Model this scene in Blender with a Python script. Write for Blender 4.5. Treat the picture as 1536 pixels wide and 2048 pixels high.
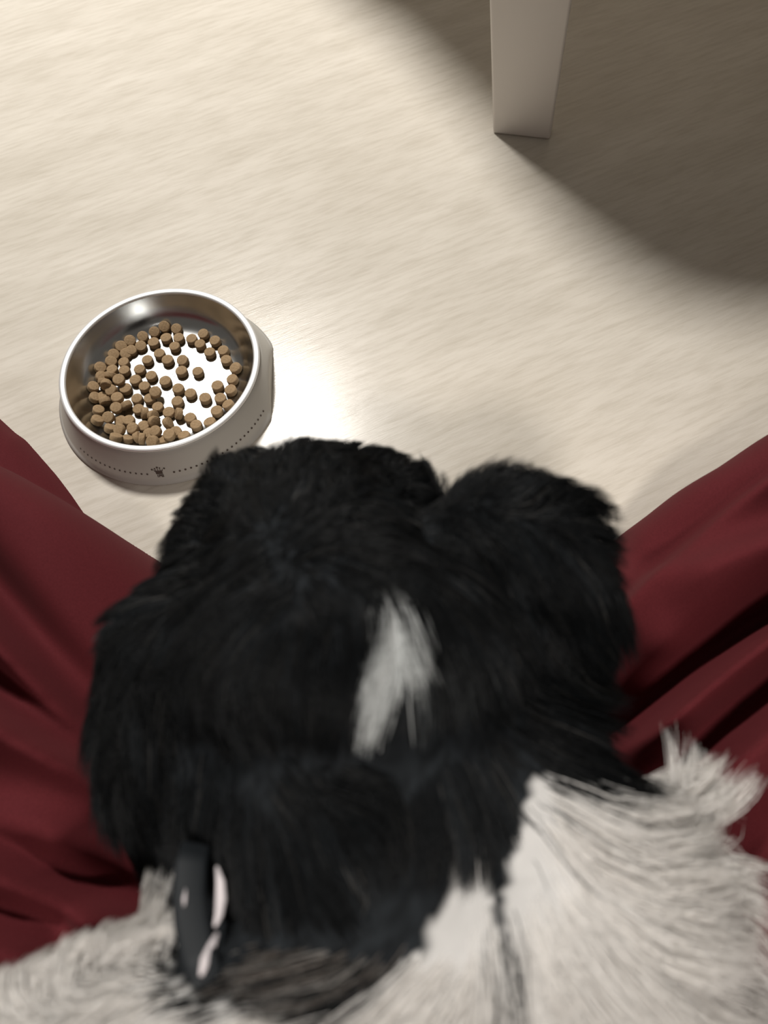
import bpy, bmesh, math, random
import numpy as np
from mathutils import Vector, Matrix, kdtree
random.seed(7); RNG = np.random.default_rng(11)
for o in list(bpy.data.objects): bpy.data.objects.remove(o)
SC = bpy.context.scene; COL = SC.collection

# ---------------------------------------------------------------- camera
FPX = 1550.0; PITCH = math.radians(62.83); ROLL = math.radians(-5.967); CH = 0.6143
CAM = np.array([0.0, 0.0, CH])
_F = np.array([0, math.cos(PITCH), -math.sin(PITCH)]); _U = np.array([0, math.sin(PITCH), math.cos(PITCH)]); _X = np.array([1.0, 0, 0])
_c, _s = math.cos(ROLL), math.sin(ROLL)
XC = _c*_X + _s*_U; YC = -_s*_X + _c*_U
cam_d = bpy.data.cameras.new('camera'); cam = bpy.data.objects.new('camera', cam_d); COL.objects.link(cam)
cam.matrix_world = Matrix(((XC[0], YC[0], -_F[0], 0), (XC[1], YC[1], -_F[1], 0), (XC[2], YC[2], -_F[2], CH), (0, 0, 0, 1)))
cam_d.sensor_fit = 'VERTICAL'; cam_d.sensor_height = 36.0; cam_d.lens = 36.0*FPX/2048.0
cam_d.clip_start = 0.01
cam_d.dof.use_dof = True; cam_d.dof.focus_distance = 0.72; cam_d.dof.aperture_fstop = 5.5
SC.camera = cam
try: SC.cycles.diffuse_bounces = 10; SC.cycles.max_bounces = 14; SC.cycles.transmission_bounces = 10
except Exception: pass

# ---------------------------------------------------------------- world, lights, exposure
SC.view_settings.view_transform = 'Standard'; SC.view_settings.look = 'None'
SC.view_settings.exposure = 0.0; SC.view_settings.gamma = 1.0; SC.view_settings.use_curve_mapping = False
W = bpy.data.worlds.new('room_ambient'); SC.world = W; W.use_nodes = True
W.node_tree.nodes['Background'].inputs[0].default_value = (1.0, 0.92, 0.825, 1)
W.node_tree.nodes['Background'].inputs[1].default_value = 0.125
def area(name, loc, target, size, power, color, shape='DISK'):
    l = bpy.data.lights.new(name, 'AREA'); l.shape = shape; l.size = size; l.energy = power; l.color = color
    o = bpy.data.objects.new(name, l); COL.objects.link(o); o.location = loc
    o.rotation_euler = (Vector(target)-Vector(loc)).to_track_quat('-Z', 'Y').to_euler(); return o
LAMP = np.array([-0.40, 1.945, 2.3])
area('ceiling_lamp', LAMP, (-0.40, 1.945, 0), 0.45, 101, (1.0, 0.965, 0.915))
_sl = bpy.data.lights.new('coat_fill_spot', 'SPOT'); _sl.energy = 100; _sl.color = (1.0, .94, .88); _sl.spot_size = math.radians(27); _sl.spot_blend = 1.0; _sl.shadow_soft_size = .10  # added fill light, no lamp of the room: narrow cone brightening the dog's white back
_so = bpy.data.objects.new('coat_fill_spot', _sl); COL.objects.link(_so); _so.location = (-.15, -.85, 1.55)
_so.rotation_euler = (Vector((.02, -.06, .2))-_so.location).to_track_quat('-Z', 'Y').to_euler()

# ---------------------------------------------------------------- helpers
def ray(px, py):
    d = _F + ((px-768)/FPX)*XC - ((py-1024)/FPX)*YC
    return d/np.linalg.norm(d)
def at_z(px, py, z):
    d = ray(px, py); return CAM + d*(z-CH)/d[2]
def at_d(px, py, dist): return CAM + ray(px, py)*dist
def proj(P):
    d = P-CAM; z = d@_F
    return np.stack([768+FPX*(d@XC)/z, 1024-FPX*(d@YC)/z], -1)
def tag(o, label=None, cat=None, group=None, kind=None):
    if label: o['label'] = label
    if cat: o['category'] = cat
    if group: o['group'] = group
    if kind: o['kind'] = kind
    return o
def empty(name, loc=(0, 0, 0)):
    o = bpy.data.objects.new(name, None); COL.objects.link(o); o.location = loc; o.empty_display_size = 0.02; return o
def link(name, me, mat=None, parent=None):
    o = bpy.data.objects.new(name, me); COL.objects.link(o)
    if mat:
        for m in (mat if isinstance(mat, (list, tuple)) else [mat]): me.materials.append(m)
    if parent:
        o.parent = parent; o.matrix_parent_inverse = Matrix.Translation(parent.location).inverted()
    return o
def from_bm(name, bm, mat=None, parent=None, smooth=True):
    me = bpy.data.meshes.new(name); bm.normal_update(); bm.to_mesh(me); bm.free()
    if smooth: me.polygons.foreach_set('use_smooth', [True]*len(me.polygons))
    return link(name, me, mat, parent)
def from_np(name, V, Fq, mat=None, parent=None, smooth=True, colors=None):
    """V (n,3), Fq (m,k)"""
    me = bpy.data.meshes.new(name); V = np.ascontiguousarray(V, dtype=np.float32); Fq = np.ascontiguousarray(Fq, dtype=np.int32)
    n, k = Fq.shape
    me.vertices.add(len(V)); me.vertices.foreach_set('co', V.ravel())
    me.loops.add(n*k); me.loops.foreach_set('vertex_index', Fq.ravel())
    me.polygons.add(n); me.polygons.foreach_set('loop_start', np.arange(0, n*k, k, dtype=np.int32))
    try: me.polygons.foreach_set('loop_total', np.full(n, k, dtype=np.int32))
    except Exception: pass
    if smooth: me.polygons.foreach_set('use_smooth', np.ones(n, dtype=bool))
    me.update(calc_edges=True); me.validate()
    if colors is not None:
        a = me.color_attributes.new('fur_color', 'FLOAT_COLOR', 'POINT')
        a.data.foreach_set('color', np.ascontiguousarray(colors, dtype=np.float32).ravel())
    return link(name, me, mat, parent)
def mat(name, color=(.8, .8, .8), rough=.5, metal=0.0, spec=.5, **kw):
    m = bpy.data.materials.new(name); m.use_nodes = True; b = m.node_tree.nodes['Principled BSDF']
    b.inputs['Base Color'].default_value = (*color, 1); b.inputs['Roughness'].default_value = rough
    b.inputs['Metallic'].default_value = metal; b.inputs['Specular IOR Level'].default_value = spec
    for k, v in kw.items(): b.inputs[k.replace('_', ' ')].default_value = v
    return m
def nodes(m): return m.node_tree.nodes, m.node_tree.links, m.node_tree.nodes['Principled BSDF']
def noise_color(m, scale, c1, c2, detail=4, vec_scale=(1, 1, 1), rot=0.0, lo=.3, hi=.7, bump=0.0, bump_scale=None, bump_vec=None):
    n, l, b = nodes(m)
    tc = n.new('ShaderNodeTexCoord'); mp = n.new('ShaderNodeMapping'); mp.inputs['Scale'].default_value = vec_scale
    r0 = n.new('ShaderNodeMapping'); r0.inputs['Rotation'].default_value = (0, 0, rot)
    l.new(tc.outputs['Object'], r0.inputs['Vector']); l.new(r0.outputs[0], mp.inputs['Vector'])
    t = n.new('ShaderNodeTexNoise'); t.inputs['Scale'].default_value = scale; t.inputs['Detail'].default_value = detail
    l.new(mp.outputs[0], t.inputs['Vector'])
    r = n.new('ShaderNodeValToRGB'); r.color_ramp.elements[0].position = lo; r.color_ramp.elements[1].position = hi
    r.color_ramp.elements[0].color = (*c1, 1); r.color_ramp.elements[1].color = (*c2, 1)
    l.new(t.outputs['Fac'], r.inputs['Fac']); l.new(r.outputs[0], b.inputs['Base Color'])
    if bump:
        t2 = n.new('ShaderNodeTexNoise'); t2.inputs['Scale'].default_value = bump_scale or scale; t2.inputs['Detail'].default_value = 5
        mp2 = n.new('ShaderNodeMapping'); mp2.inputs['Scale'].default_value = bump_vec or vec_scale
        l.new(r0.outputs[0], mp2.inputs['Vector']); l.new(mp2.outputs[0], t2.inputs['Vector'])
        bp = n.new('ShaderNodeBump'); bp.inputs['Strength'].default_value = bump; bp.inputs['Distance'].default_value = .001
        l.new(t2.outputs['Fac'], bp.inputs['Height']); l.new(bp.outputs[0], b.inputs['Normal'])
    return m

# ---------------------------------------------------------------- materials
M_floor = mat('whitewashed_wood_laminate', rough=.30, spec=.24)
GR = math.radians(20)
noise_color(M_floor, 6, (.56, .515, .445), (.635, .59, .52), detail=7, vec_scale=(1.0, 3.6, 1), rot=-GR, lo=.32, hi=.68,
            bump=.10, bump_scale=60, bump_vec=(1, 14, 1))
_n, _l, _b = nodes(M_floor)   # fine dark grain flecks over the broad tone
_tc = [x for x in _n if x.type == 'TEX_COORD'][0]; _r0 = [x for x in _n if x.type == 'MAPPING' and abs(x.inputs['Rotation'].default_value[2]) > 0][0]
_mp = _n.new('ShaderNodeMapping'); _mp.inputs['Scale'].default_value = (2.4, 20, 1); _l.new(_r0.outputs[0], _mp.inputs['Vector'])
_t = _n.new('ShaderNodeTexNoise'); _t.inputs['Scale'].default_value = 9; _t.inputs['Detail'].default_value = 8; _t.inputs['Roughness'].default_value = .65
_l.new(_mp.outputs[0], _t.inputs['Vector'])
_r = _n.new('ShaderNodeValToRGB'); _r.color_ramp.elements[0].position = .34; _r.color_ramp.elements[1].position = .56
_r.color_ramp.elements[0].color = (.88, .87, .85, 1); _r.color_ramp.elements[1].color = (1, 1, 1, 1); _l.new(_t.outputs['Fac'], _r.inputs['Fac'])
_mx = _n.new('ShaderNodeMix'); _mx.data_type = 'RGBA'; _mx.blend_type = 'MULTIPLY'; _mx.inputs[0].default_value = 1
_src = _b.inputs['Base Color'].links[0].from_socket
_l.new(_src, _mx.inputs[6]); _l.new(_r.outputs[0], _mx.inputs[7]); _l.new(_mx.outputs[2], _b.inputs['Base Color'])
_rr = _n.new('ShaderNodeMapRange'); _rr.inputs['To Min'].default_value = .17; _rr.inputs['To Max'].default_value = .27
_l.new(_t.outputs['Fac'], _rr.inputs['Value']); _l.new(_rr.outputs[0], _b.inputs['Roughness'])

M_table = mat('white_painted_wood', (.80, .76, .71), rough=.4)
M_melamine = mat('white_melamine', (.50, .485, .445), rough=.42)
M_steel = mat('brushed_stainless_steel', (.50, .505, .50), rough=.22, metal=1.0)
M_rim = mat('polished_steel_rim', (.86, .86, .85), rough=.48, metal=.65)
M_print = mat('brown_print', (.075, .05, .04), rough=.5)
M_stamp = mat('stamped_lettering', (.30, .29, .28), rough=.4, metal=1.0)
M_kib = mat('kibble', rough=.85, spec=.2)
noise_color(M_kib, 420, (.26, .175, .095), (.34, .235, .135), detail=3, bump=.5, bump_scale=900)
M_cloth = mat('burgundy_cloth', rough=.85, spec=.12)
noise_color(M_cloth, 900, (.074, .0098, .0125), (.092, .013, .0165), detail=2, bump=.10, bump_scale=1600)
nodes(M_cloth)[2].inputs['Sheen Weight'].default_value = .04; nodes(M_cloth)[2].inputs['Sheen Tint'].default_value = (.9, .4, .4, 1)
M_fur = mat('fur', rough=.45, spec=.35)
_n, _l, _b = nodes(M_fur); _a = _n.new('ShaderNodeAttribute'); _a.attribute_name = 'fur_color'; _l.new(_a.outputs['Color'], _b.inputs['Base Color'])
_tr = _n.new('ShaderNodeBsdfTranslucent'); _l.new(_a.outputs['Color'], _tr.inputs['Color'])
_ms = _n.new('ShaderNodeMixShader'); _ms.inputs[0].default_value = .5; _o = [x for x in _n if x.type == 'OUTPUT_MATERIAL'][0]
_l.new(_b.outputs[0], _ms.inputs[1]); _l.new(_tr.outputs[0], _ms.inputs[2]); _l.new(_ms.outputs[0], _o.inputs['Surface'])
M_skin = mat('dog_skin', rough=.8, spec=.1)
_n, _l, _b = nodes(M_skin); _a = _n.new('ShaderNodeAttribute'); _a.attribute_name = 'fur_color'; _l.new(_a.outputs['Color'], _b.inputs['Base Color'])
M_nose = mat('black_nose', (.012, .012, .013), rough=.35)
M_eye = mat('dark_eye', (.02, .01, .006), rough=.05)
M_strap = mat('black_strap', (.007, .009, .011), rough=.6, spec=.25)
M_tuft = mat('pale_tuft', (.60, .55, .56), rough=.6, spec=.2)

# ---------------------------------------------------------------- floor
bm = bmesh.new()
for x, y in ((-3, -3), (3, -3), (3, 4), (-3, 4)): bm.verts.new((x, y, 0))
bm.verts.ensure_lookup_table(); f = bm.faces.new(bm.verts)
r = bmesh.ops.extrude_face_region(bm, geom=[f]); bmesh.ops.translate(bm, vec=(0, 0, -.02), verts=[v for v in r['geom'] if isinstance(v, bmesh.types.BMVert)])
bmesh.ops.recalc_face_normals(bm, faces=bm.faces)
fl = from_bm('floor', bm, M_floor, smooth=False); fl['kind'] = 'structure'

# ---------------------------------------------------------------- white table with tapered legs
TOPZ = 0.45
table = empty('table', (0.45, 1.1, 0))
tag(table, 'white table whose wide tapered leg stands on the floor near the top edge', 'table')
out = [(-.07, 1.30), (-.02, 1.20), (.03, 1.095), (.066, 1.01), (.098, .915), (.135, .845), (.19, .798), (.27, .778), (.42, .77), (.62, .775), (.80, .79),
       (.90, .84), (.95, .95), (.95, 1.25), (.92, 1.42), (.80, 1.5), (.15, 1.5), (.0, 1.44)]
pts = []
N = len(out)
for i in range(N):
    p0, p1, p2, p3 = [np.array(out[(i+k-1) % N]) for k in range(4)]
    for t in np.linspace(0, 1, 6, endpoint=False):
        pts.append(.5*((2*p1)+(-p0+p2)*t+(2*p0-5*p1+4*p2-p3)*t*t+(-p0+3*p1-3*p2+p3)*t**3))
bm = bmesh.new(); vs = [bm.verts.new((p[0], p[1], TOPZ)) for p in pts]; f = bm.faces.new(vs)
r = bmesh.ops.extrude_face_region(bm, geom=[f]); bmesh.ops.translate(bm, vec=(0, 0, .025), verts=[v for v in r['geom'] if isinstance(v, bmesh.types.BMVert)])
bmesh.ops.recalc_face_normals(bm, faces=bm.faces); from_bm('table_top', bm, M_table, table, smooth=False)
def taper_leg(b0, b1, t0, t1, depth_b, depth_t, ztop):
    """b0,b1: front bottom corners; t0,t1 front top corners (xy)"""
    b0, b1, t0, t1 = map(np.array, (b0, b1, t0, t1))
    bm = bmesh.new(); rings = []
    nb = np.array([-(b1-b0)[1], (b1-b0)[0]]); nb = nb/np.linalg.norm(nb)
    for z, p0, p1, dp in ((0, b0, b1, depth_b), (ztop, t0, t1, depth_t)):
        rings.append([bm.verts.new((*q, z)) for q in (p0, p1, p1+nb*dp, p0+nb*dp)])
    a, b = rings
    for i in range(4): bm.faces.new((a[i], a[(i+1) % 4], b[(i+1) % 4], b[i]))
    bm.faces.new(a[::-1]); bm.faces.new(b)
    bmesh.ops.recalc_face_normals(bm, faces=bm.faces)
    bmesh.ops.bevel(bm, geom=list(bm.edges), offset=.003, segments=3, affect='EDGES', profile=.5)
    return from_bm('leg', bm, M_table, table, smooth=True)
B0 = np.array([.1735, .797]); B1 = np.array([.2365, .7760])
k = TOPZ/.152
T0 = B0+(np.array([.1561, .8022])-B0)*k*.9; T1 = B1+(np.array([.2385, .7755])-B1)*k*.9
T0 = T0+np.array([.02, .055]); T1 = T1+np.array([.02, .055])
kk = .152/TOPZ   # keep the visible lower stretch on its outline
T0 = B0+(np.array([.1561, .8022])-B0)/kk; T1 = B1+(np.array([.2385, .7755])-B1)/kk
T0 += np.array([.012, .03]); T1 += np.array([.0, .03])
taper_leg(B0, B1, T0, T1, .022, .022, TOPZ)
for (x, y, sx) in ((.90, .86, 1), (.90, 1.40, 1), (.06, 1.42, -1)):
    taper_leg((x-.03, y), (x+.03, y), (x-.05-.03*sx, y+.0), (x+.05-.03*sx, y+.0), .022, .022, TOPZ)

# ---------------------------------------------------------------- dog bowl
BC = np.array([-.19605, .47537]); RB = .1095; HB = .0352
bowl = empty('dog_bowl', (BC[0], BC[1], 0))
tag(bowl, 'round white pet bowl with steel insert and crown print on the floor', 'bowl')
def lathe(name, prof, m, parent, seg=160, cut=False):
    V = []; F = []
    n = len(prof)
    for i in range(seg):
        a = 2*math.pi*i/seg
        for r_, z in prof: V.append((BC[0]+r_*math.cos(a), BC[1]+r_*math.sin(a), z))
    for i in range(seg):
        j = (i+1) % seg
        for q in range(n-1): F.append((i*n+q, j*n+q, j*n+q+1, i*n+q+1))
    if cut:                      # the wall is flattened on its right side
        V = np.array(V); rel = V[:, :2]-BC; dn = rel@FN; k_ = np.where(dn > FD, FD/np.maximum(dn, 1e-6), 1.0); V[:, :2] = BC+rel*k_[:, None]
    return from_np(name, V, F, m, parent)
_A = at_z(546, 704, .0)[:2]; _B = at_z(543, 840, .0)[:2]; FN = np.array([_A[1]-_B[1], -(_A[0]-_B[0])]); FN /= np.linalg.norm(FN); FD = float((_A-BC)@FN); print('FLAT', FN, FD)
wall_r = lambda z: RB-.001-(RB-.001-.0945)*(z/HB)
lathe('bowl_body', [(.0, .0012), (.09, .0012), (.1075, .0), (.1090, .0006), (.1095, .002)]+[(wall_r(z), z) for z in np.linspace(.003, HB-.002, 8)]+[(.0938, HB-.0006), (.092, HB)], M_melamine, bowl, cut=True)
lathe('steel_insert', [(.0, .0062), (.040, .0062), (.062, .0063), (.0685, .0070), (.0735, .0092), (.0775, .0125), (.0815, .0185), (.0850, .0265), (.0875, .0335), (.0888, .0368)], M_steel, bowl)
lathe('steel_rim', [(.0886, .0362), (.0888, .0372), (.0894, .0381), (.0905, .0386), (.0925, .0387), (.0940, .0384), (.0949, .0376), (.0951, .0366), (.0947, .0357), (.0938, .0353)], M_rim, bowl)
# print: crown, letters and two rows of dots wrapped on the wall
def on_wall(ang, z, off=.00025):
    r_ = wall_r(z)+off; return (BC[0]+r_*math.cos(ang), BC[1]+r_*math.sin(ang), z)
bm = bmesh.new()
def wall_poly(pl, ang0, z0, s, bm=bm):     # pl in local units (u right, v up) scaled by s
    # winding to the right seen from outside (camera side) = increasing angle
    vs = [bm.verts.new(on_wall(ang0+u*s/.103, z0+v*s)) for u, v in pl]
    try: bm.faces.new(vs)
    except Exception: pass
def disc(u0, v0, r_, n=10): return [(u0+r_*math.cos(2*math.pi*i/n), v0+r_*math.sin(2*math.pi*i/n)) for i in range(n)]
dot_z = .0123
a = math.radians(-84.6)
while a < math.radians(-24):
    wall_poly(disc(0, 0, 1), a, dot_z, .00105); a += .0505
a = math.radians(-98.2)
while a > math.radians(-142):
    wall_poly(disc(0, 0, 1), a, dot_z, .00098); a -= .0515
CA = math.radians(-92.0); CZ = .0150; S = .0052
band = [(-.55, -.55), (.60, -.55), (.62, .10), (-.62, .10)]
wall_poly(band, CA, CZ, S)
for u, w, h, du in ((-.56, .16, .5, -.28), (-.40, .13, .5, -.05), (-.05, .13, .7, -.05), (.32, .12, .6, .0), (.55, .16, .5, .30)):
    wall_poly([(u-w, .0), (u+w, .0), (u+du, h)], CA, CZ, S)
for u, v, r_ in ((-1.08, .42, .19), (-.56, .58, .15), (-.10, .80, .20), (.34, .66, .14), (1.10, .50, .18)):
    wall_poly(disc(u, v, r_), CA, CZ, S)
def bar(x0, y0, x1, y1, w=.075):
    d = np.array([x1-x0, y1-y0]); d = d/np.linalg.norm(d); n_ = np.array([-d[1], d[0]])*w
    return [(x0+n_[0]-d[0]*w, y0+n_[1]-d[1]*w), (x0-n_[0]-d[0]*w, y0-n_[1]-d[1]*w), (x1-n_[0]+d[0]*w, y1-n_[1]+d[1]*w), (x1+n_[0]+d[0]*w, y1+n_[1]+d[1]*w)]
LY = -1.12
GL = {'I': [(-.0, 0, .0, .42)], 'P': [(-.12, 0, -.12, .42), (-.12, .42, .12, .42), (.12, .42, .12, .2), (.12, .2, -.12, .2)],
      'G': [(.14, .42, -.14, .42), (-.14, .42, -.14, 0), (-.14, 0, .14, 0), (.14, 0, .14, .2), (.14, .2, .02, .2)]}
for ch, u0 in (('I', -.36), ('P', .02), ('G', .46)):
    for (x0, y0, x1, y1) in GL[ch]: wall_poly(bar(x0+u0, y0+LY, x1+u0, y1+LY), CA, CZ, S)
from_bm('printed_decoration', bm, M_print, bowl, smooth=False)
# marks stamped in the steel floor, half hidden by kibble
bm = bmesh.new()
def stamp(px, py, strokes, s):
    c = at_z(px, py, .0064)
    for st in strokes:
        for (x0, y0), (x1, y1) in zip(st[:-1], st[1:]):
            vs = [bm.verts.new((c[0]+u*s, c[1]+v*s, .00645)) for u, v in bar(x0, y0, x1, y1, .06)]
            bm.faces.new(vs)
S_ = [(.4, .8), (.1, 1), (-.3, .85), (-.3, .6), (.3, .4), (.35, .1), (0, -.05), (-.4, .1)]
C_ = [(.4, .9), (.0, 1), (-.35, .75), (-.4, .4), (-.3, .1), (.1, 0), (.4, .15)]
stamp(348, 752, [S_], .0042); stamp(336, 792, [C_], .0048); stamp(316, 772, [S_], .004)
from_bm('stamped_lettering', bm, M_stamp, bowl, smooth=False)

# ---------------------------------------------------------------- kibble
KR, KT = .0057, .0062
bm = bmesh.new(); n = 20; rings = []
for r_, z in ((KR*.80, KT*.47), (KR*.95, KT*.42), (KR, KT*.28), (KR, -KT*.28), (KR*.95, -KT*.42), (KR*.80, -KT*.47)):
    rings.append([bm.verts.new((r_*math.cos(2*math.pi*i/n)*(1+.02*math.sin(3*i)), r_*math.sin(2*math.pi*i/n), z)) for i in range(n)])
for a_, b_ in zip(rings[:-1], rings[1:]):
    for i in range(n): bm.faces.new((a_[(i+1) % n], a_[i], b_[i], b_[(i+1) % n]))
ct = bm.verts.new((0, 0, KT*.43)); cb = bm.verts.new((0, 0, -KT*.43))
for i in range(n):
    bm.faces.new((rings[0][i], rings[0][(i+1) % n], ct)); bm.faces.new((rings[-1][(i+1) % n], rings[-1][i], cb))
bmesh.ops.recalc_face_normals(bm, faces=bm.faces)
kme = bpy.data.meshes.new('kibble'); bm.to_mesh(kme); bm.free(); kme.polygons.foreach_set('use_smooth', [True]*len(kme.polygons)); kme.materials.append(M_kib)
# (zoom x, zoom y, kind): f flat, l leaning, e on its edge
KB = [(715,130,'l'),(820,150,'l'),(630,175,'l'),(530,215,'l'),(420,250,'l'),(732,232,'f'),(840,232,'f'),(950,240,'f'),(1050,195,'f'),(1150,255,'f'),
(625,270,'f'),(515,300,'l'),(345,300,'l'),(435,335,'l'),(385,365,'l'),(280,370,'l'),(258,430,'l'),(370,440,'f'),(165,480,'l'),(805,305,'f'),
(1022,285,'f'),(1105,355,'f'),(1222,340,'f'),(1245,420,'f'),(1325,485,'f'),(675,365,'f'),(572,420,'f'),(745,420,'f'),(872,420,'l'),(863,515,'f'),
(1003,520,'f'),(505,500,'f'),(270,500,'f'),(375,510,'f'),(605,555,'f'),(175,560,'l'),(262,560,'e'),(325,585,'u'),(470,590,'f'),(725,600,'f'),
(105,645,'l'),(205,615,'e'),(225,640,'e'),(262,675,'u'),(385,665,'f'),(546,645,'f'),(638,690,'u'),(835,665,'f'),(940,705,'f'),(1065,745,'f'),
(1170,640,'f'),(1298,585,'f'),(1283,675,'f'),(1194,745,'f'),(1262,800,'f'),(1165,855,'f'),(120,735,'l'),(185,735,'f'),(215,780,'e'),(312,740,'u'),
(483,750,'f'),(590,750,'f'),(828,775,'f'),(660,820,'f'),(755,865,'f'),(302,825,'u'),(392,815,'e'),(150,845,'l'),(235,905,'u'),(140,930,'l'),
(495,840,'f'),(552,880,'e'),(625,905,'e'),(843,885,'e'),(938,915,'f'),(988,975,'f'),(1105,950,'f'),(342,940,'f'),(412,935,'u'),(250,1000,'l'),
(330,1010,'u'),(445,1000,'u'),(540,985,'f'),(632,955,'e'),(750,965,'e'),(640,1025,'u'),(757,1055,'u'),(885,1068,'f'),(300,1075,'l'),(400,1090,'l'),
(495,1088,'e'),(530,1100,'e'),(613,1112,'u'),(692,1105,'f'),(585,1045,'f'),(812,1030,'f')]
def insert_z(r_):
    return float(np.interp(r_, [0, .062, .0685, .0735, .0775, .0815, .085, .0875], [.0062, .0063, .007, .0092, .0125, .0185, .0265, .0335]))
placed = []; kfirst = True
for (zx, zy, kd) in KB:
    px, py = 160+zx/4.267, 620+zy/4.267
    z = .0062+KT*.5
    lift = KT*.85 if kd == 'u' else 0
    if kd == 'e': z = .0062+KR*.9
    for it in range(6):
        P = at_z(px, py, z+lift+(KT*.45 if kd in 'flu' else 0)); rr = np.hypot(P[0]-BC[0], P[1]-BC[1])
        zz = insert_z(min(rr+KR*.55, .087)) if rr > .058 else .0062
        z = zz+(KT*.5 if kd != 'e' else KR*.9)
    ang = math.atan2(P[1]-BC[1], P[0]-BC[0])
    tilt = 0.0; axis = Vector((-math.sin(ang), math.cos(ang), 0))   # tilt so the top leans to the centre
    if rr > .060: tilt = -min(.75, (rr-.060)*38)
    if kd == 'l': tilt = tilt*.8-.25+random.uniform(-.1, .1)
    if kd == 'u': tilt = tilt+random.uniform(-.35, .1); axis = Vector((math.cos(random.uniform(-2.5, -.6)), math.sin(random.uniform(-2.5, -.6)), 0)).cross(Vector((0, 0, 1)))
    if kd == 'f': tilt += random.uniform(-.05, .05)
    if kd == 'e': tilt = random.choice((-1, 1))*random.uniform(1.0, 1.35); axis = Vector((math.cos(ang+random.uniform(-.8, .8)), math.sin(ang), 0)).normalized()
    zc = z+lift
    # rest on top of anything already underneath
    for q in placed:
        dxy = math.hypot(q[0]-P[0], q[1]-P[1])
        if dxy < KR*1.15 and abs(q[2]-zc) < KT*.8: zc = q[2]+KT*.85
    P = at_z(px, py, zc+(KT*.4 if kd in 'flu' else 0))
    placed.append((P[0], P[1], zc))
    o = bpy.data.objects.new('kibble', kme); COL.objects.link(o)
    o.rotation_mode = 'QUATERNION'
    o.rotation_quaternion = Matrix.Rotation(tilt, 3, axis).to_quaternion() @ Matrix.Rotation(random.uniform(0, 6.28), 3, 'Z').to_quaternion()
    o.location = (P[0], P[1], zc); s_ = random.uniform(.96, 1.04); o.scale = (s_, s_, random.uniform(.9, 1.05))
    if kd == 'e': lab, gp = 'brown kibble disc standing tipped on its edge in the heap', 'kibble standing on edge in the bowl'
    elif zx > 1090: lab, gp = 'brown kibble disc lying along the right side of the bowl floor', 'kibble along the right of the bowl'
    elif kd in 'lu' and zx < 700 and zy > 300: lab, gp = 'brown kibble disc resting high in the heap at the left of the bowl', 'kibble on top of the heap'
    elif zy < 330: lab, gp = 'brown kibble disc near the far wall of the bowl', 'kibble by the far wall'
    elif 440 < zx and zy < 900: lab, gp = 'brown kibble disc lying flat on bare shiny steel mid bowl', 'kibble flat on the bowl floor'
    else: lab, gp = 'brown kibble disc at the bottom of the heap near the front left wall', 'kibble at the foot of the heap'
    tag(o, lab, 'kibble', gp)

# ---------------------------------------------------------------- person: burgundy clothed legs spread on the floor
person = empty('person', (0, -.15, 0))
tag(person, 'person in loose burgundy clothes sitting with legs spread around the dog', 'person')
def pl(pts, z): return np.array([at_z(x, y, z)[:2] for x, y in pts])
def seg_dist(P, A):
    """signed distance to an open polyline A (positive on the far, +y side) and param 0..1 along it"""
    best = np.full(len(P), 1e9); sg = np.ones(len(P)); tt = np.zeros(len(P)); L = len(A)-1
    for i in range(L):
        a, b = A[i], A[i+1]; ab = b-a; t = np.clip(((P-a)@ab)/(ab@ab), 0, 1)
        d = P-(a+t[:, None]*ab); dd = np.hypot(d[:, 0], d[:, 1])
        cr = ab[0]*d[:, 1]-ab[1]*d[:, 0]
        if ab[0] < 0: cr = -cr
        m = dd < best; best[m] = dd[m]; sg[m] = np.sign(cr[m]); tt[m] = ((i+t)/L)[m]
    return best*sg, tt
NX, NY = 500, 380
gx = np.linspace(-.62, .62, NX); gy = np.linspace(-.36, .58, NY)
GX, GY = np.meshgrid(gx, gy, indexing='ij'); P2 = np.stack([GX.ravel(), GY.ravel()], -1)
def front(px_pts, z, ext_l, ext_r):
    A = pl(px_pts, z); A = A[np.argsort(A[:, 0])]; return np.vstack([ext_l, A, ext_r])
def zprof(yb, rise, zt):
    d = np.interp(P2[:, 0], yb[:, 0], yb[:, 1])-P2[:, 1]
    sl = np.gradient(yb[:, 1], yb[:, 0]); d = d/np.sqrt(1+np.interp(P2[:, 0], yb[:, 0], sl)**2)
    t = np.clip(d/rise, 0, 1); return np.where(d > 0, zt*np.clip(1-(1-t)**2.6, 0, 1)**.75, np.maximum(d*1.5, -.008))
ZE = .05
mainb = front([(0, 925), (70, 955), (135, 990), (220, 1042), (300, 1092), (345, 1120), (1245, 1040), (1290, 1013), (1330, 985), (1400, 945), (1470, 900), (1536, 862)], ZE,
              [(-.62, .20), (-.58, .38), (-.5, .44), (-.42, .43)], [(.42, .36), (.5, .36), (.58, .28), (.62, .1)])
mid = [(-.09, .15), (-.03, .03), (.03, .03), (.10, .16)]
mainb = np.vstack([mainb[mainb[:, 0] < -.12], mid, mainb[mainb[:, 0] > .12]]); mainb = mainb[np.argsort(mainb[:, 0])]
backb = front([(0, 833), (20, 846), (50, 880), (85, 920), (115, 960), (138, 994), (160, 1030)], .03, [(-.62, .3), (-.57, .48), (-.5, .53), (-.42, .52)], [(-.12, .0), (.62, -.3)])
ax = np.abs(P2[:, 0])
sm = lambda e0, e1, v: (lambda t: t*t*(3-2*t))(np.clip((v-e0)/(e1-e0), 0, 1))
zt = .016+.119*sm(.07, .25, ax)
Z = zprof(mainb, .05, zt)
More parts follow.
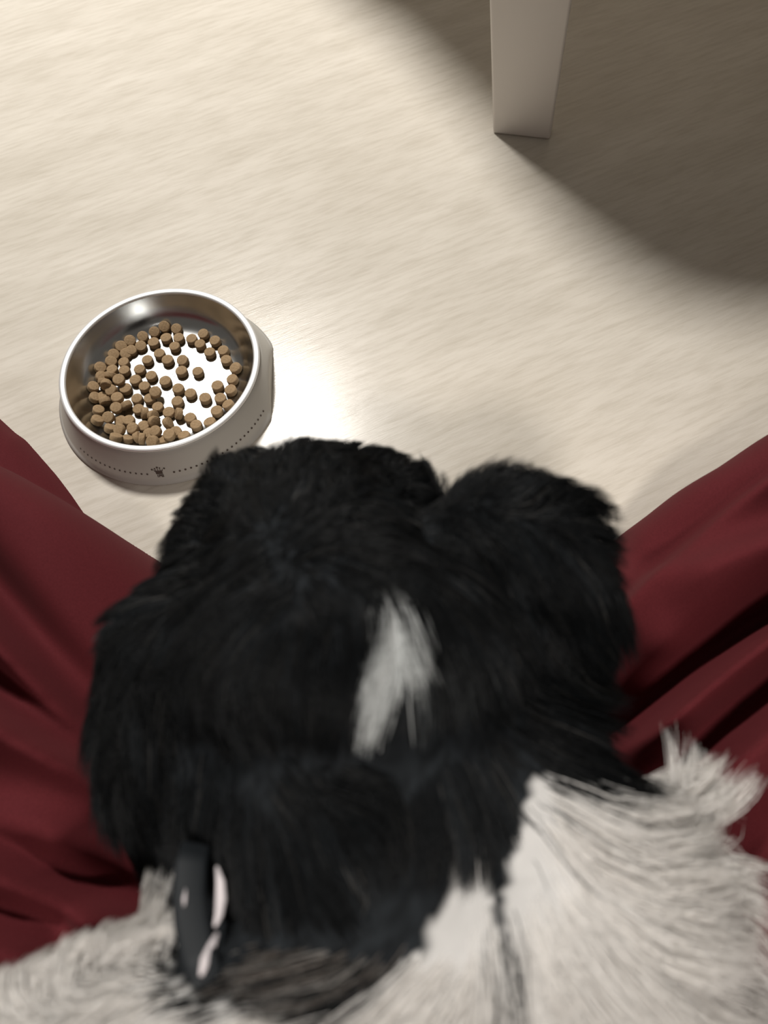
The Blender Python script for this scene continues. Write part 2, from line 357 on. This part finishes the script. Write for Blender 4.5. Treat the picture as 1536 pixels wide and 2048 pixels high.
folds = [  # (pixels, far width, near width, height, base z)
 ([(0, 1285), (60, 1360), (120, 1430), (185, 1490), (260, 1540)], .008, .020, .022, .13),
 ([(0, 1445), (80, 1500), (150, 1540), (220, 1580), (300, 1660)], .008, .040, .030, .13),
 ([(0, 1640), (120, 1680), (230, 1730), (330, 1775), (400, 1830)], .012, .022, .020, .12),
 ([(0, 1730), (80, 1775), (160, 1815), (230, 1850), (300, 1900)], .008, .026, .026, .12),
 ([(0, 1865), (80, 1895), (160, 1940)], .008, .03, .02, .12),
 ([(1185, 1262), (1260, 1190), (1345, 1115), (1440, 1040), (1536, 972)], .005, .026, .022, .13),
 ([(1330, 1190), (1420, 1150), (1536, 1110)], .014, .030, .016, .13),
 ([(1240, 1500), (1320, 1455), (1400, 1385), (1470, 1330), (1536, 1288)], .007, .028, .036, .12),
 ([(1370, 1640), (1420, 1560), (1480, 1490), (1536, 1440)], .007, .06, .032, .12),
 ([(1400, 1900), (1470, 1840), (1536, 1790)], .010, .04, .02, .12),
]
for pts_, wf, wn, h, z0 in folds:
    A = pl(pts_, z0); A0 = A[0] + (A[0]-A[1])*1.5; A1 = A[-1]+(A[-1]-A[-2])*1.2; out_left = A[0, 0] < 0
    if out_left: A = np.vstack([A0+(A[0]-A[1])*1.5, A])
    else: A = np.vstack([A, A1+(A[-1]-A[-2])*1.5])
    d, t = seg_dist(P2, A)
    prof = np.where(d > 0, np.exp(-(d/wf)**2), np.exp(-(np.abs(d)/wn)**1.5))
    fade = sm(0, .25, 1-t if out_left else t)
    val = np.where(d > 0, np.exp(-((d-wf*2.4)/(wf*1.9))**2)*h*.75, 0)     # valley tucked behind the ridge
    if pts_[0] == (1185, 1262): val = val*0
    Z = np.where(Z > .02, Z+(prof*h-val)*fade*1.5, Z)
    zb = zprof(backb, .03, .028+.01*np.sin(P2[:, 0]*40+P2[:, 1]*25))
Z = np.maximum(Z, zb)
for _ in range(6):
    wv = RNG.uniform(20, 60, 2); ph = RNG.uniform(0, 6); Z = np.where(Z > .03, Z+.0012*np.sin(P2@wv+ph), Z)
Zg = Z.reshape(NX, NY)
for _ in range(3):
    Zs = Zg.copy(); Zs[1:-1, 1:-1] = (Zg[1:-1, 1:-1]*4+Zg[:-2, 1:-1]+Zg[2:, 1:-1]+Zg[1:-1, :-2]+Zg[1:-1, 2:])/8; Zg = Zs
edge = np.minimum.reduce([GX+.62, .62-GX, GY+.36]); Zg = Zg*np.sqrt(np.clip(1-(1-np.clip(edge/.06, 0, 1))**2, 0, 1))
Vc = np.stack([GX, GY, Zg], -1).reshape(-1, 3)
I, J = np.meshgrid(np.arange(NX-1), np.arange(NY-1), indexing='ij'); I, J = I.ravel(), J.ravel()
Q = np.stack([I*NY+J, (I+1)*NY+J, (I+1)*NY+J+1, I*NY+J+1], -1)
Q = Q[(Zg.ravel()[Q].max(1) > -.002)]
used, inv = np.unique(Q, return_inverse=True); Vc = Vc[used]; Q = inv.reshape(Q.shape)
cl = from_np('trousers', Vc, Q, M_cloth, person)
CLOTH_Z = (gx, gy, Zg)

# ---------------------------------------------------------------- dog
dog = empty('dog', (0, .02, 0))
tag(dog, 'long-haired black and white dog seen from behind above the burgundy cloth', 'dog')
blobs = []
def blob(px, py, d, rpx, n=1): blobs.append((at_d(px, py, d), rpx*d/FPX))
def chain(pts):
    for (a, b) in zip(pts[:-1], pts[1:]):
        for t in np.linspace(0, 1, 5): blob(*[a[i]*(1-t)+b[i]*t for i in range(4)])
# skull, muzzle, cheeks
chain([(690, 1290, .325, 235), (640, 1190, .345, 225), (625, 1090, .375, 185), (600, 1040, .40, 140)])
chain([(560, 1290, .33, 190), (700, 1300, .32, 240), (820, 1290, .33, 190)])
chain([(470, 1060, .39, 95), (500, 1010, .40, 95), (600, 1000, .40, 100), (700, 990, .40, 95), (780, 1010, .395, 90)])
chain([(430, 1130, .38, 90), (470, 1060, .39, 95), (640, 1090, .38, 150), (780, 1060, .385, 110)])
# ears
chain([(450, 1230, .345, 120), (340, 1290, .35, 110), (300, 1420, .355, 95), (300, 1540, .365, 85), (330, 1640, .375, 65)])
chain([(860, 1150, .35, 120), (990, 1070, .35, 105), (1090, 1090, .355, 105), (1130, 1190, .37, 90), (1110, 1290, .38, 80)])
chain([(900, 1250, .37, 150), (1020, 1330, .385, 130), (1060, 1440, .385, 110)])
# neck and body
chain([(720, 1400, .36, 250), (740, 1560, .345, 270), (720, 1720, .345, 250), (760, 1860, .35, 260)])
chain([(950, 1560, .365, 200), (1050, 1720, .365, 220), (1080, 1880, .36, 230)])
chain([(520, 1560, .37, 180), (500, 1720, .37, 160), (480, 1850, .37, 160)])
chain([(760, 2000, .35, 280), (1040, 1960, .36, 255), (1190, 1870, .375, 165), (1170, 1710, .38, 110)])
chain([(760, 2060, .35, 260), (450, 2150, .35, 220), (200, 2220, .355, 215), (50, 2300, .36, 200)])
chain([(1150, 1650, .38, 100), (1230, 1630, .382, 70), (1300, 1620, .385, 45)])
for p, r_ in (((.0, .03, .20), .095), ((.0, .0, .14), .10), ((.0, -.07, .12), .11), ((-.08, -.08, .11), .085), ((.08, -.07, .11), .085), ((0, .07, .15), .07),
              ((-.045, .10, .10), .026), ((-.045, .11, .06), .022), ((-.045, .115, .03), .02), ((-.045, .13, .022), .021), ((.045, .10, .10), .026), ((.045, .11, .06), .022), ((.045, .115, .03), .02), ((.045, .13, .022), .021)):
    blobs.append((np.array(p), r_))
bm = bmesh.new()
for p, r_ in blobs: bmesh.ops.create_icosphere(bm, subdivisions=3, radius=r_, matrix=Matrix.Translation(Vector(p)))
tmp = bpy.data.meshes.new('tmp'); bm.to_mesh(tmp); bm.free(); tob = bpy.data.objects.new('tmp', tmp); COL.objects.link(tob)
md = tob.modifiers.new('r', 'REMESH'); md.mode = 'VOXEL'; md.voxel_size = .0045
md = tob.modifiers.new('s', 'SMOOTH'); md.iterations = 7; md.factor = .5
dg = bpy.context.evaluated_depsgraph_get(); bme = bpy.data.meshes.new_from_object(tob.evaluated_get(dg)); bpy.data.objects.remove(tob)
nv = len(bme.vertices); BV = np.empty(nv*3, np.float32); bme.vertices.foreach_get('co', BV); BV = BV.reshape(-1, 3).astype(float)
bme.calc_loop_triangles(); TR = np.empty(len(bme.loop_triangles)*3, np.int32); bme.loop_triangles.foreach_get('vertices', TR); TR = TR.reshape(-1, 3)

def inpoly(P, poly):
    x, y = P[:, 0], P[:, 1]; r_ = np.zeros(len(P), bool); n_ = len(poly)
    for i in range(n_):
        x1, y1 = poly[i]; x2, y2 = poly[(i+1) % n_]
        c = ((y1 > y) != (y2 > y)); r_ ^= c & (x < (x2-x1)*(y-y1)/(y2-y1+1e-9)+x1)
    return r_
WHITE = [(-900, 1700), (200, 1740), (335, 1800), (340, 1960), (400, 2010), (600, 2020), (760, 1965), (850, 1890), (905, 1760), (922, 1660), (936, 1580), (950, 1600), (968, 1700), (1000, 1860), (1032, 1700), (1058, 1600), (1075, 1545),
         (1160, 1550), (1235, 1510), (1260, 1400), (1700, 1350), (1900, 3200), (-900, 3200)]
BLAZE = [(742, 1225), (765, 1165), (792, 1170), (832, 1215), (818, 1280), (795, 1350), (775, 1425), (730, 1430), (740, 1370), (752, 1310), (742, 1260)]
GREYZ = [(800, 1230), (860, 1200), (960, 1290), (970, 1440), (790, 1470)]
MIXZ = [(430, 1790), (620, 1830), (800, 1800), (880, 1760), (840, 1880), (740, 1940), (600, 1985), (400, 1975)]
LOCK = [(425, 1725), (448, 1730), (456, 1790), (446, 1840), (424, 1845), (430, 1790)]
LOCK2 = [(418, 1870), (450, 1880), (448, 1960), (400, 1960)]
PINK = [(1235, 1440), (1330, 1420), (1330, 1500), (1240, 1520)]
CUT = at_d(700, 1500, .45)
def colour(P, jitter, plain=False):
    uv = proj(P); n_ = len(P); uvj = uv+RNG.normal(0, jitter, (n_, 2))
    col = np.empty((n_, 3)); k_ = RNG.uniform(.5, 1.5, n_)[:, None]
    col[:] = np.array([.0080, .0094, .0108])*k_*1.2
    w = inpoly(uvj, WHITE)
    # the far, hidden side (front legs and chest) is white
    w |= (P[:, 2] < .12)
    if plain: k_[:] = 1
    wc = np.array([.93, .91, .885])*RNG.uniform(.93, 1.03, n_)[:, None]
    col[w] = wc[w]
    b = inpoly(uvj, BLAZE) & (P[:, 2] > .2); col[b] = (wc*np.array([.86, .90, .92]))[b]
    if plain: return np.hstack([np.where(col > .3, col*.5, col), np.ones((n_, 1))])
    g = inpoly(uvj, GREYZ) & (RNG.random(n_) < .30) & ~b; col[g] = np.array([.055, .060, .062])*RNG.uniform(.4, 2.2, g.sum())[:, None]
    m_ = inpoly(uvj, MIXZ) & ~w; q = m_ & (RNG.random(n_) < .30); col[q] = np.array([.30, .26, .23])
    q = m_ & (uv[:, 1] > 1890) & (RNG.random(n_) < .5); col[q] = np.array([.36, .34, .32])
    p = inpoly(uv, LOCK); col[p] = np.array([.55, .50, .50])
    p = inpoly(uv, LOCK2) & (RNG.random(n_) < .7); col[p] = np.array([.40, .36, .33])
    p = inpoly(uvj, PINK); col[p] = np.array([.50, .36, .31])
    q = ~w & ~b & (RNG.random(n_) < .04); col[q] = np.array([.05, .048, .045])
    return np.hstack([col, np.ones((n_, 1))])
a = bme.color_attributes.new('fur_color', 'FLOAT_COLOR', 'POINT'); a.data.foreach_set('color', colour(BV, 0, True).astype(np.float32).ravel())
bme.polygons.foreach_set('use_smooth', [True]*len(bme.polygons)); bme.materials.clear()
body = link('body', bme, M_skin, dog)

# grooming guides: (px, py, dx, dy, length m, lift)
G = np.array([
 (620, 960, .1, -1, .013, .7), (500, 980, -.5, -.9, .012, .7), (400, 1040, -1, -.3, .013, .7), (740, 940, .5, -.8, .013, .6), (820, 1000, .9, .1, .016, .5), (600, 1080, .4, -.2, .012, .6),
 (760, 1070, 1, .55, .022, .3), (850, 1130, .7, 1, .024, .25), (500, 1130, -.6, .4, .014, .5), (620, 1180, .3, .6, .016, .4),
 (690, 1260, .0, 1, .022, .2), (790, 1230, -.12, 1, .026, .12), (775, 1330, -.25, 1, .024, .10), (745, 1420, -.3, 1, .022, .12), (850, 1300, .1, 1, .026, .15), (930, 1330, .2, 1, .026, .15), (900, 1430, .0, 1, .02, .15),
 (560, 1300, -.25, 1, .022, .2), (450, 1260, -.6, .8, .024, .3), (560, 1420, .1, 1, .02, .15), (680, 1430, -.1, 1, .02, .12),
 (350, 1150, -.7, .5, .020, .5), (250, 1230, -.8, .7, .020, .5), (230, 1350, -.3, 1, .028, .35), (300, 1450, .0, 1, .032, .25), (220, 1520, .0, 1, .030, .35), (370, 1600, .1, 1, .035, .2), (420, 1700, .05, 1, .035, .15), (270, 1620, .3, 1, .03, .3), (400, 1440, .1, 1, .03, .2),
 (900, 960, -.2, -1, .020, .6), (960, 960, .5, -.8, .022, .6), (1050, 990, .6, -.7, .022, .5), (1150, 1000, .8, -.5, .022, .5), (1220, 1070, 1, -.1, .018, .5),
 (950, 1040, .5, .8, .032, .3), (1030, 1060, .45, 1, .036, .3), (1120, 1080, .5, 1, .036, .3), (1190, 1160, .5, 1, .036, .3), (1000, 1200, .3, 1, .036, .25), (1120, 1260, .45, 1, .04, .25), (1200, 1280, .6, .8, .03, .4), (1100, 1380, 1, .45, .04, .25), (1200, 1430, 1, .2, .03, .3), (1000, 1400, .5, 1, .035, .2),
 (480, 1490, .7, .8, .035, .15), (560, 1540, 1, .4, .035, .15), (680, 1560, 1, .1, .035, .12), (520, 1640, .6, .8, .04, .15), (700, 1660, .5, .7, .04, .12), (820, 1560, .2, 1, .04, .12), (900, 1550, .1, 1, .045, .12),
 (1000, 1560, .25, 1, .055, .15), (1100, 1550, .8, .6, .055, .15), (1200, 1540, 1, .25, .05, .2), (820, 1700, -.25, 1, .045, .12), (900, 1760, -.35, 1, .05, .12), (440, 1790, 0, 1, .012, .1), (435, 1910, -.2, 1, .014, .1), (520, 1780, .5, .8, .03, .15), (650, 1820, .6, .5, .035, .12), (780, 1860, -.6, .8, .045, .12), (650, 1930, -1, .3, .04, .12), (500, 1930, -.9, .1, .035, .15),
 (940, 1700, -.15, 1, .05, .12), (870, 1930, -.8, .8, .05, .15), (600, 2010, -1, .15, .045, .2), (1000, 1880, -.05, 1, .055, .12), (1100, 1700, .35, 1, .055, .15), (1200, 1900, .5, 1, .05, .2), (1220, 1660, .9, .6, .05, .25), (1310, 1590, 1, -.2, .038, .5), (1330, 1550, .5, -.8, .028, .5),
 (1350, 1690, 1, -.4, .055, .9), (1300, 1620, 1, -.5, .05, .9), (1420, 1780, 1, -.35, .055, .8), (1420, 1900, 1, .1, .045, .5), (1400, 2020, .9, .5, .045, .4), (1250, 2050, .4, 1, .045, .25), (950, 2050, -.4, 1, .045, .2),
 (330, 1860, .05, -1, .016, .7), (220, 1890, .25, -1, .020, .8), (100, 1950, -.1, -1, .018, .8), (0, 2000, -.4, -.9, .018, .8), (250, 2000, -.2, .5, .022, .5), (400, 2030, -.6, .5, .025, .3), (100, 2100, -.2, .8, .025, .5),
])
GP = G[:, :2]; GD = G[:, 2:4]/np.linalg.norm(G[:, 2:4], axis=1)[:, None]
def guide(P):
    uv = proj(P); out_d = np.zeros((len(P), 3)); out_l = np.zeros((len(P), 2))
    for s0 in range(0, len(P), 20000):
        s1 = min(len(P), s0+20000); d2 = ((uv[s0:s1, None, :]-GP[None])**2).sum(-1)+300.; w = 1/d2**1.8; w /= w.sum(1, keepdims=True)
        dd = w@GD; out_d[s0:s1] = dd[:, :1]*XC-dd[:, 1:]*YC; out_l[s0:s1] = w@G[:, 4:6]
    return out_d, out_l
# roots
e1 = BV[TR[:, 1]]-BV[TR[:, 0]]; e2 = BV[TR[:, 2]]-BV[TR[:, 0]]; cr = np.cross(e1, e2); ar = np.linalg.norm(cr, axis=1)/2; TN = cr/(2*ar[:, None]+1e-12)
ctr = BV[TR].mean(1); vdir = ctr-CAM; dist = np.linalg.norm(vdir, axis=1); facing = -(TN*vdir).sum(1)/dist
cuv = proj(ctr); onf = (cuv[:, 0] > -260) & (cuv[:, 0] < 1800) & (cuv[:, 1] > 780) & (cuv[:, 1] < 2350) & ((ctr-CAM)@_F > .1)
wgt = ar*np.where(onf & (facing > -.25), 1.0, .10)
NH = 150000
ti = RNG.choice(len(TR), NH, p=wgt/wgt.sum()); u = RNG.random(NH); v = RNG.random(NH); m = u+v > 1; u[m] = 1-u[m]; v[m] = 1-v[m]
R0 = BV[TR[ti, 0]]+e1[ti]*u[:, None]+e2[ti]*v[:, None]; NN = TN[ti]
above = R0[:, 2] > .012; R0 = R0[above]; NN = NN[above]; NH = len(R0)
D, LL = guide(R0)
hid = R0[:, 2] < .16
LL[hid] = (.022, .3)
D = D+RNG.normal(0, .13, D.shape); Lh = LL[:, 0]*RNG.uniform(.65, 1.2, NH); lift = LL[:, 1]*RNG.uniform(.6, 1.3, NH)
K = 7
pts = np.zeros((NH, K, 3)); pts[:, 0] = R0-NN*.001; cur = pts[:, 0].copy(); dprev = None
for k_ in range(1, K):
    t = k_/(K-1)
    Dk, _ = guide(cur) if k_ in (2, 4) else (D, None)
    if k_ in (2, 4): D = Dk+RNG.normal(0, .06, D.shape)
    Dt = D-(D*NN).sum(1, keepdims=True)*NN*.92
    Dt /= np.linalg.norm(Dt, axis=1, keepdims=True)+1e-9
    d = Dt*(1-.35*(1-t)*np.minimum(lift, 1)[:, None])+NN*(lift[:, None]*(1.15-t*1.1))+np.array([0, 0, -.10])*t
    d /= np.linalg.norm(d, axis=1, keepdims=True); cur = cur+d*(Lh/(K-1))[:, None]; pts[:, k_] = cur
# clumping
NC = 2600; ci = RNG.choice(NH, NC, replace=False); kd = kdtree.KDTree(NC)
for i, q in enumerate(ci): kd.insert(R0[q], i)
kd.balance(); own = np.array([kd.find(p)[1] for p in R0]); cs = pts[ci][own]
amt = (np.linspace(0, 1, K)**1.3)[None, :, None]*(RNG.uniform(.15, .65, NH)+.35*np.clip(lift-.3, 0, .6)/.6)[:, None, None]
off = (cs-pts); off_ok = np.linalg.norm(R0-R0[ci[own]], axis=1) < .02
pts = pts+off*amt*off_ok[:, None, None]
colr = colour(R0, 11); wh_ = colr[:, 0] > .3; shade = RNG.uniform(-1, 1, NC)[own]; colr[:, :3] *= np.where(wh_, 1+.03*shade, (.75+1.9*np.clip(shade, 0, 1)**4))[:, None]
# tubes, three sided
tan = np.gradient(pts, axis=1); tan /= np.linalg.norm(tan, axis=2, keepdims=True)+1e-9
ref = NN+RNG.normal(0, .4, NN.shape); sx = np.cross(tan, ref[:, None, :]); sx /= np.linalg.norm(sx, axis=2, keepdims=True)+1e-9; sy = np.cross(tan, sx)
iswhite = colr[:, 0] > .1
rad = (np.where(iswhite, .00026, .00020)*RNG.uniform(.7, 1.25, NH))[:, None]*np.array([1, 1, .95, .85, .68, .45, .10])[None]
ringv = []
for q in range(3):
    an = 2*math.pi*q/3; ringv.append(pts+rad[..., None]*(math.cos(an)*sx+math.sin(an)*sy))
HV = np.stack(ringv, 2)   # NH,K,3,3
def emit(mask, name, label=None, parent=dog):
    n_ = mask.sum()
    if n_ == 0: return
    V = HV[mask].reshape(-1, 3); base = (np.arange(n_)*K*3)[:, None, None]
    kk_, qq = np.meshgrid(np.arange(K-1), np.arange(3), indexing='ij'); kk_, qq = kk_.ravel(), qq.ravel(); q2 = (qq+1) % 3
    F = np.stack([kk_*3+qq, kk_*3+q2, (kk_+1)*3+q2, (kk_+1)*3+qq], -1)[None]+base
    C = np.repeat(colr[mask], K*3, axis=0)
    o = from_np(name, V, F.reshape(-1, 4), M_fur, parent, colors=C)
    if label: o['label'] = label
    return o
ruv = proj(R0)
LEAR = [(150, 1100), (330, 1120), (400, 1250), (430, 1450), (440, 1700), (340, 1740), (150, 1650)]
REAR = [(870, 880), (1300, 900), (1320, 1500), (1120, 1480), (1000, 1340), (930, 1200), (880, 1080)]
deep = R0[:, 2] < .15
le = inpoly(ruv, LEAR) & ~deep; re = inpoly(ruv, REAR) & ~deep
bodyw = iswhite & ~(inpoly(ruv, [(650, 1100), (930, 1100), (900, 1500), (650, 1500)]))
bodyw &= ~le & ~re; deepm = deep & ~bodyw
head = ~le & ~re & ~bodyw & (ruv[:, 1] < 1500) & ~deep; neck = ~le & ~re & ~bodyw & ~head
# fur sits on the dog: head hair, ear hair, neck hair, white coat
for m_, nm, lb in ((head, 'head_fur', 'black fur with a white blaze'), (neck, 'neck_fur', 'long black fur'), (bodyw, 'coat', 'long white fur')): emit(m_, nm, lb)
for m_ in (le, re): emit(m_, 'ear', 'long black fringed ear')

# nose, eyes and the narrow black strap at the left of the neck
def ball(name, p, s, m_):
    bm = bmesh.new(); bmesh.ops.create_uvsphere(bm, u_segments=24, v_segments=16, radius=1, matrix=Matrix.Translation(Vector(p)) @ Matrix.Diagonal((*s, 1)))
    return from_bm(name, bm, m_, dog)
np_ = at_d(590, 990, .46); ball('nose', np_, (.012, .008, .009), M_nose)
for sx_ in (470, 720): ball('eye', at_d(sx_, 1120, .425), (.008, .008, .008), M_eye)
def strap(name, pix, w, th, m_):
    P = np.array([at_d(*q) for q in pix]); bm = bmesh.new(); rings = []
    for i in range(len(P)):
        t = P[min(i+1, len(P)-1)]-P[max(i-1, 0)]; t /= np.linalg.norm(t); vd = (CAM-P[i]); vd /= np.linalg.norm(vd)
        s_ = np.cross(t, vd); s_ /= np.linalg.norm(s_); nrm = np.cross(s_, t); ring = []
        for q in range(12):
            an = 2*math.pi*q/12; ca, sa = math.cos(an), math.sin(an)
            ring.append(bm.verts.new(P[i]+s_*w[i]*np.sign(ca)*abs(ca)**.6+nrm*th*np.sign(sa)*abs(sa)**.8))
        rings.append(ring)
    for a_, b_ in zip(rings[:-1], rings[1:]):
        for q in range(12): bm.faces.new((a_[q], a_[(q+1) % 12], b_[(q+1) % 12], b_[q]))
    bm.faces.new(rings[0]); bm.faces.new(rings[-1][::-1]); bmesh.ops.recalc_face_normals(bm, faces=bm.faces)
    return from_bm(name, bm, m_, dog)

from mathutils.bvhtree import BVHTree
bvh = BVHTree.FromPolygons([tuple(p) for p in BV], [tuple(t) for t in TR])
def surf_d(px, py):
    h = bvh.ray_cast(Vector(CAM), Vector(ray(px, py))); return h[3] if h[3] else .35
sp = [(392, 1690), (382, 1730), (378, 1790), (384, 1850), (396, 1910), (418, 1962)]
dd = np.polyval(np.polyfit([q[1] for q in sp], [surf_d(*q) for q in sp], 1), [q[1] for q in sp])-.004; print('STRAP', dd, [surf_d(*q) for q in sp])
sd = lambda y: float(np.interp(y, [q[1] for q in sp], dd))
strap('collar_strap', [(x, y, d_-.011) for (x, y), d_ in zip(sp, dd)], [.0056, .0060, .0060, .0060, .0058, .0050], .0012, M_strap)
for q in ([(434, 1735, .0006), (441, 1765, .0016), (442, 1800, .0019), (438, 1830, .0014), (430, 1852, .0005)], [(434, 1868, .0006), (424, 1890, .0014), (412, 1920, .0018), (402, 1950, .0007)], [(371, 1780, .0002), (369, 1797, .0007), (368, 1812, .0002)]):
    t_ = strap('pale_tuft', [(x, y, sd(y)-.0125) for x, y, w_ in q], [w_ for x, y, w_ in q], .0008, M_tuft)
    t_['label'] = 'pale tuft of fur beside the strap'
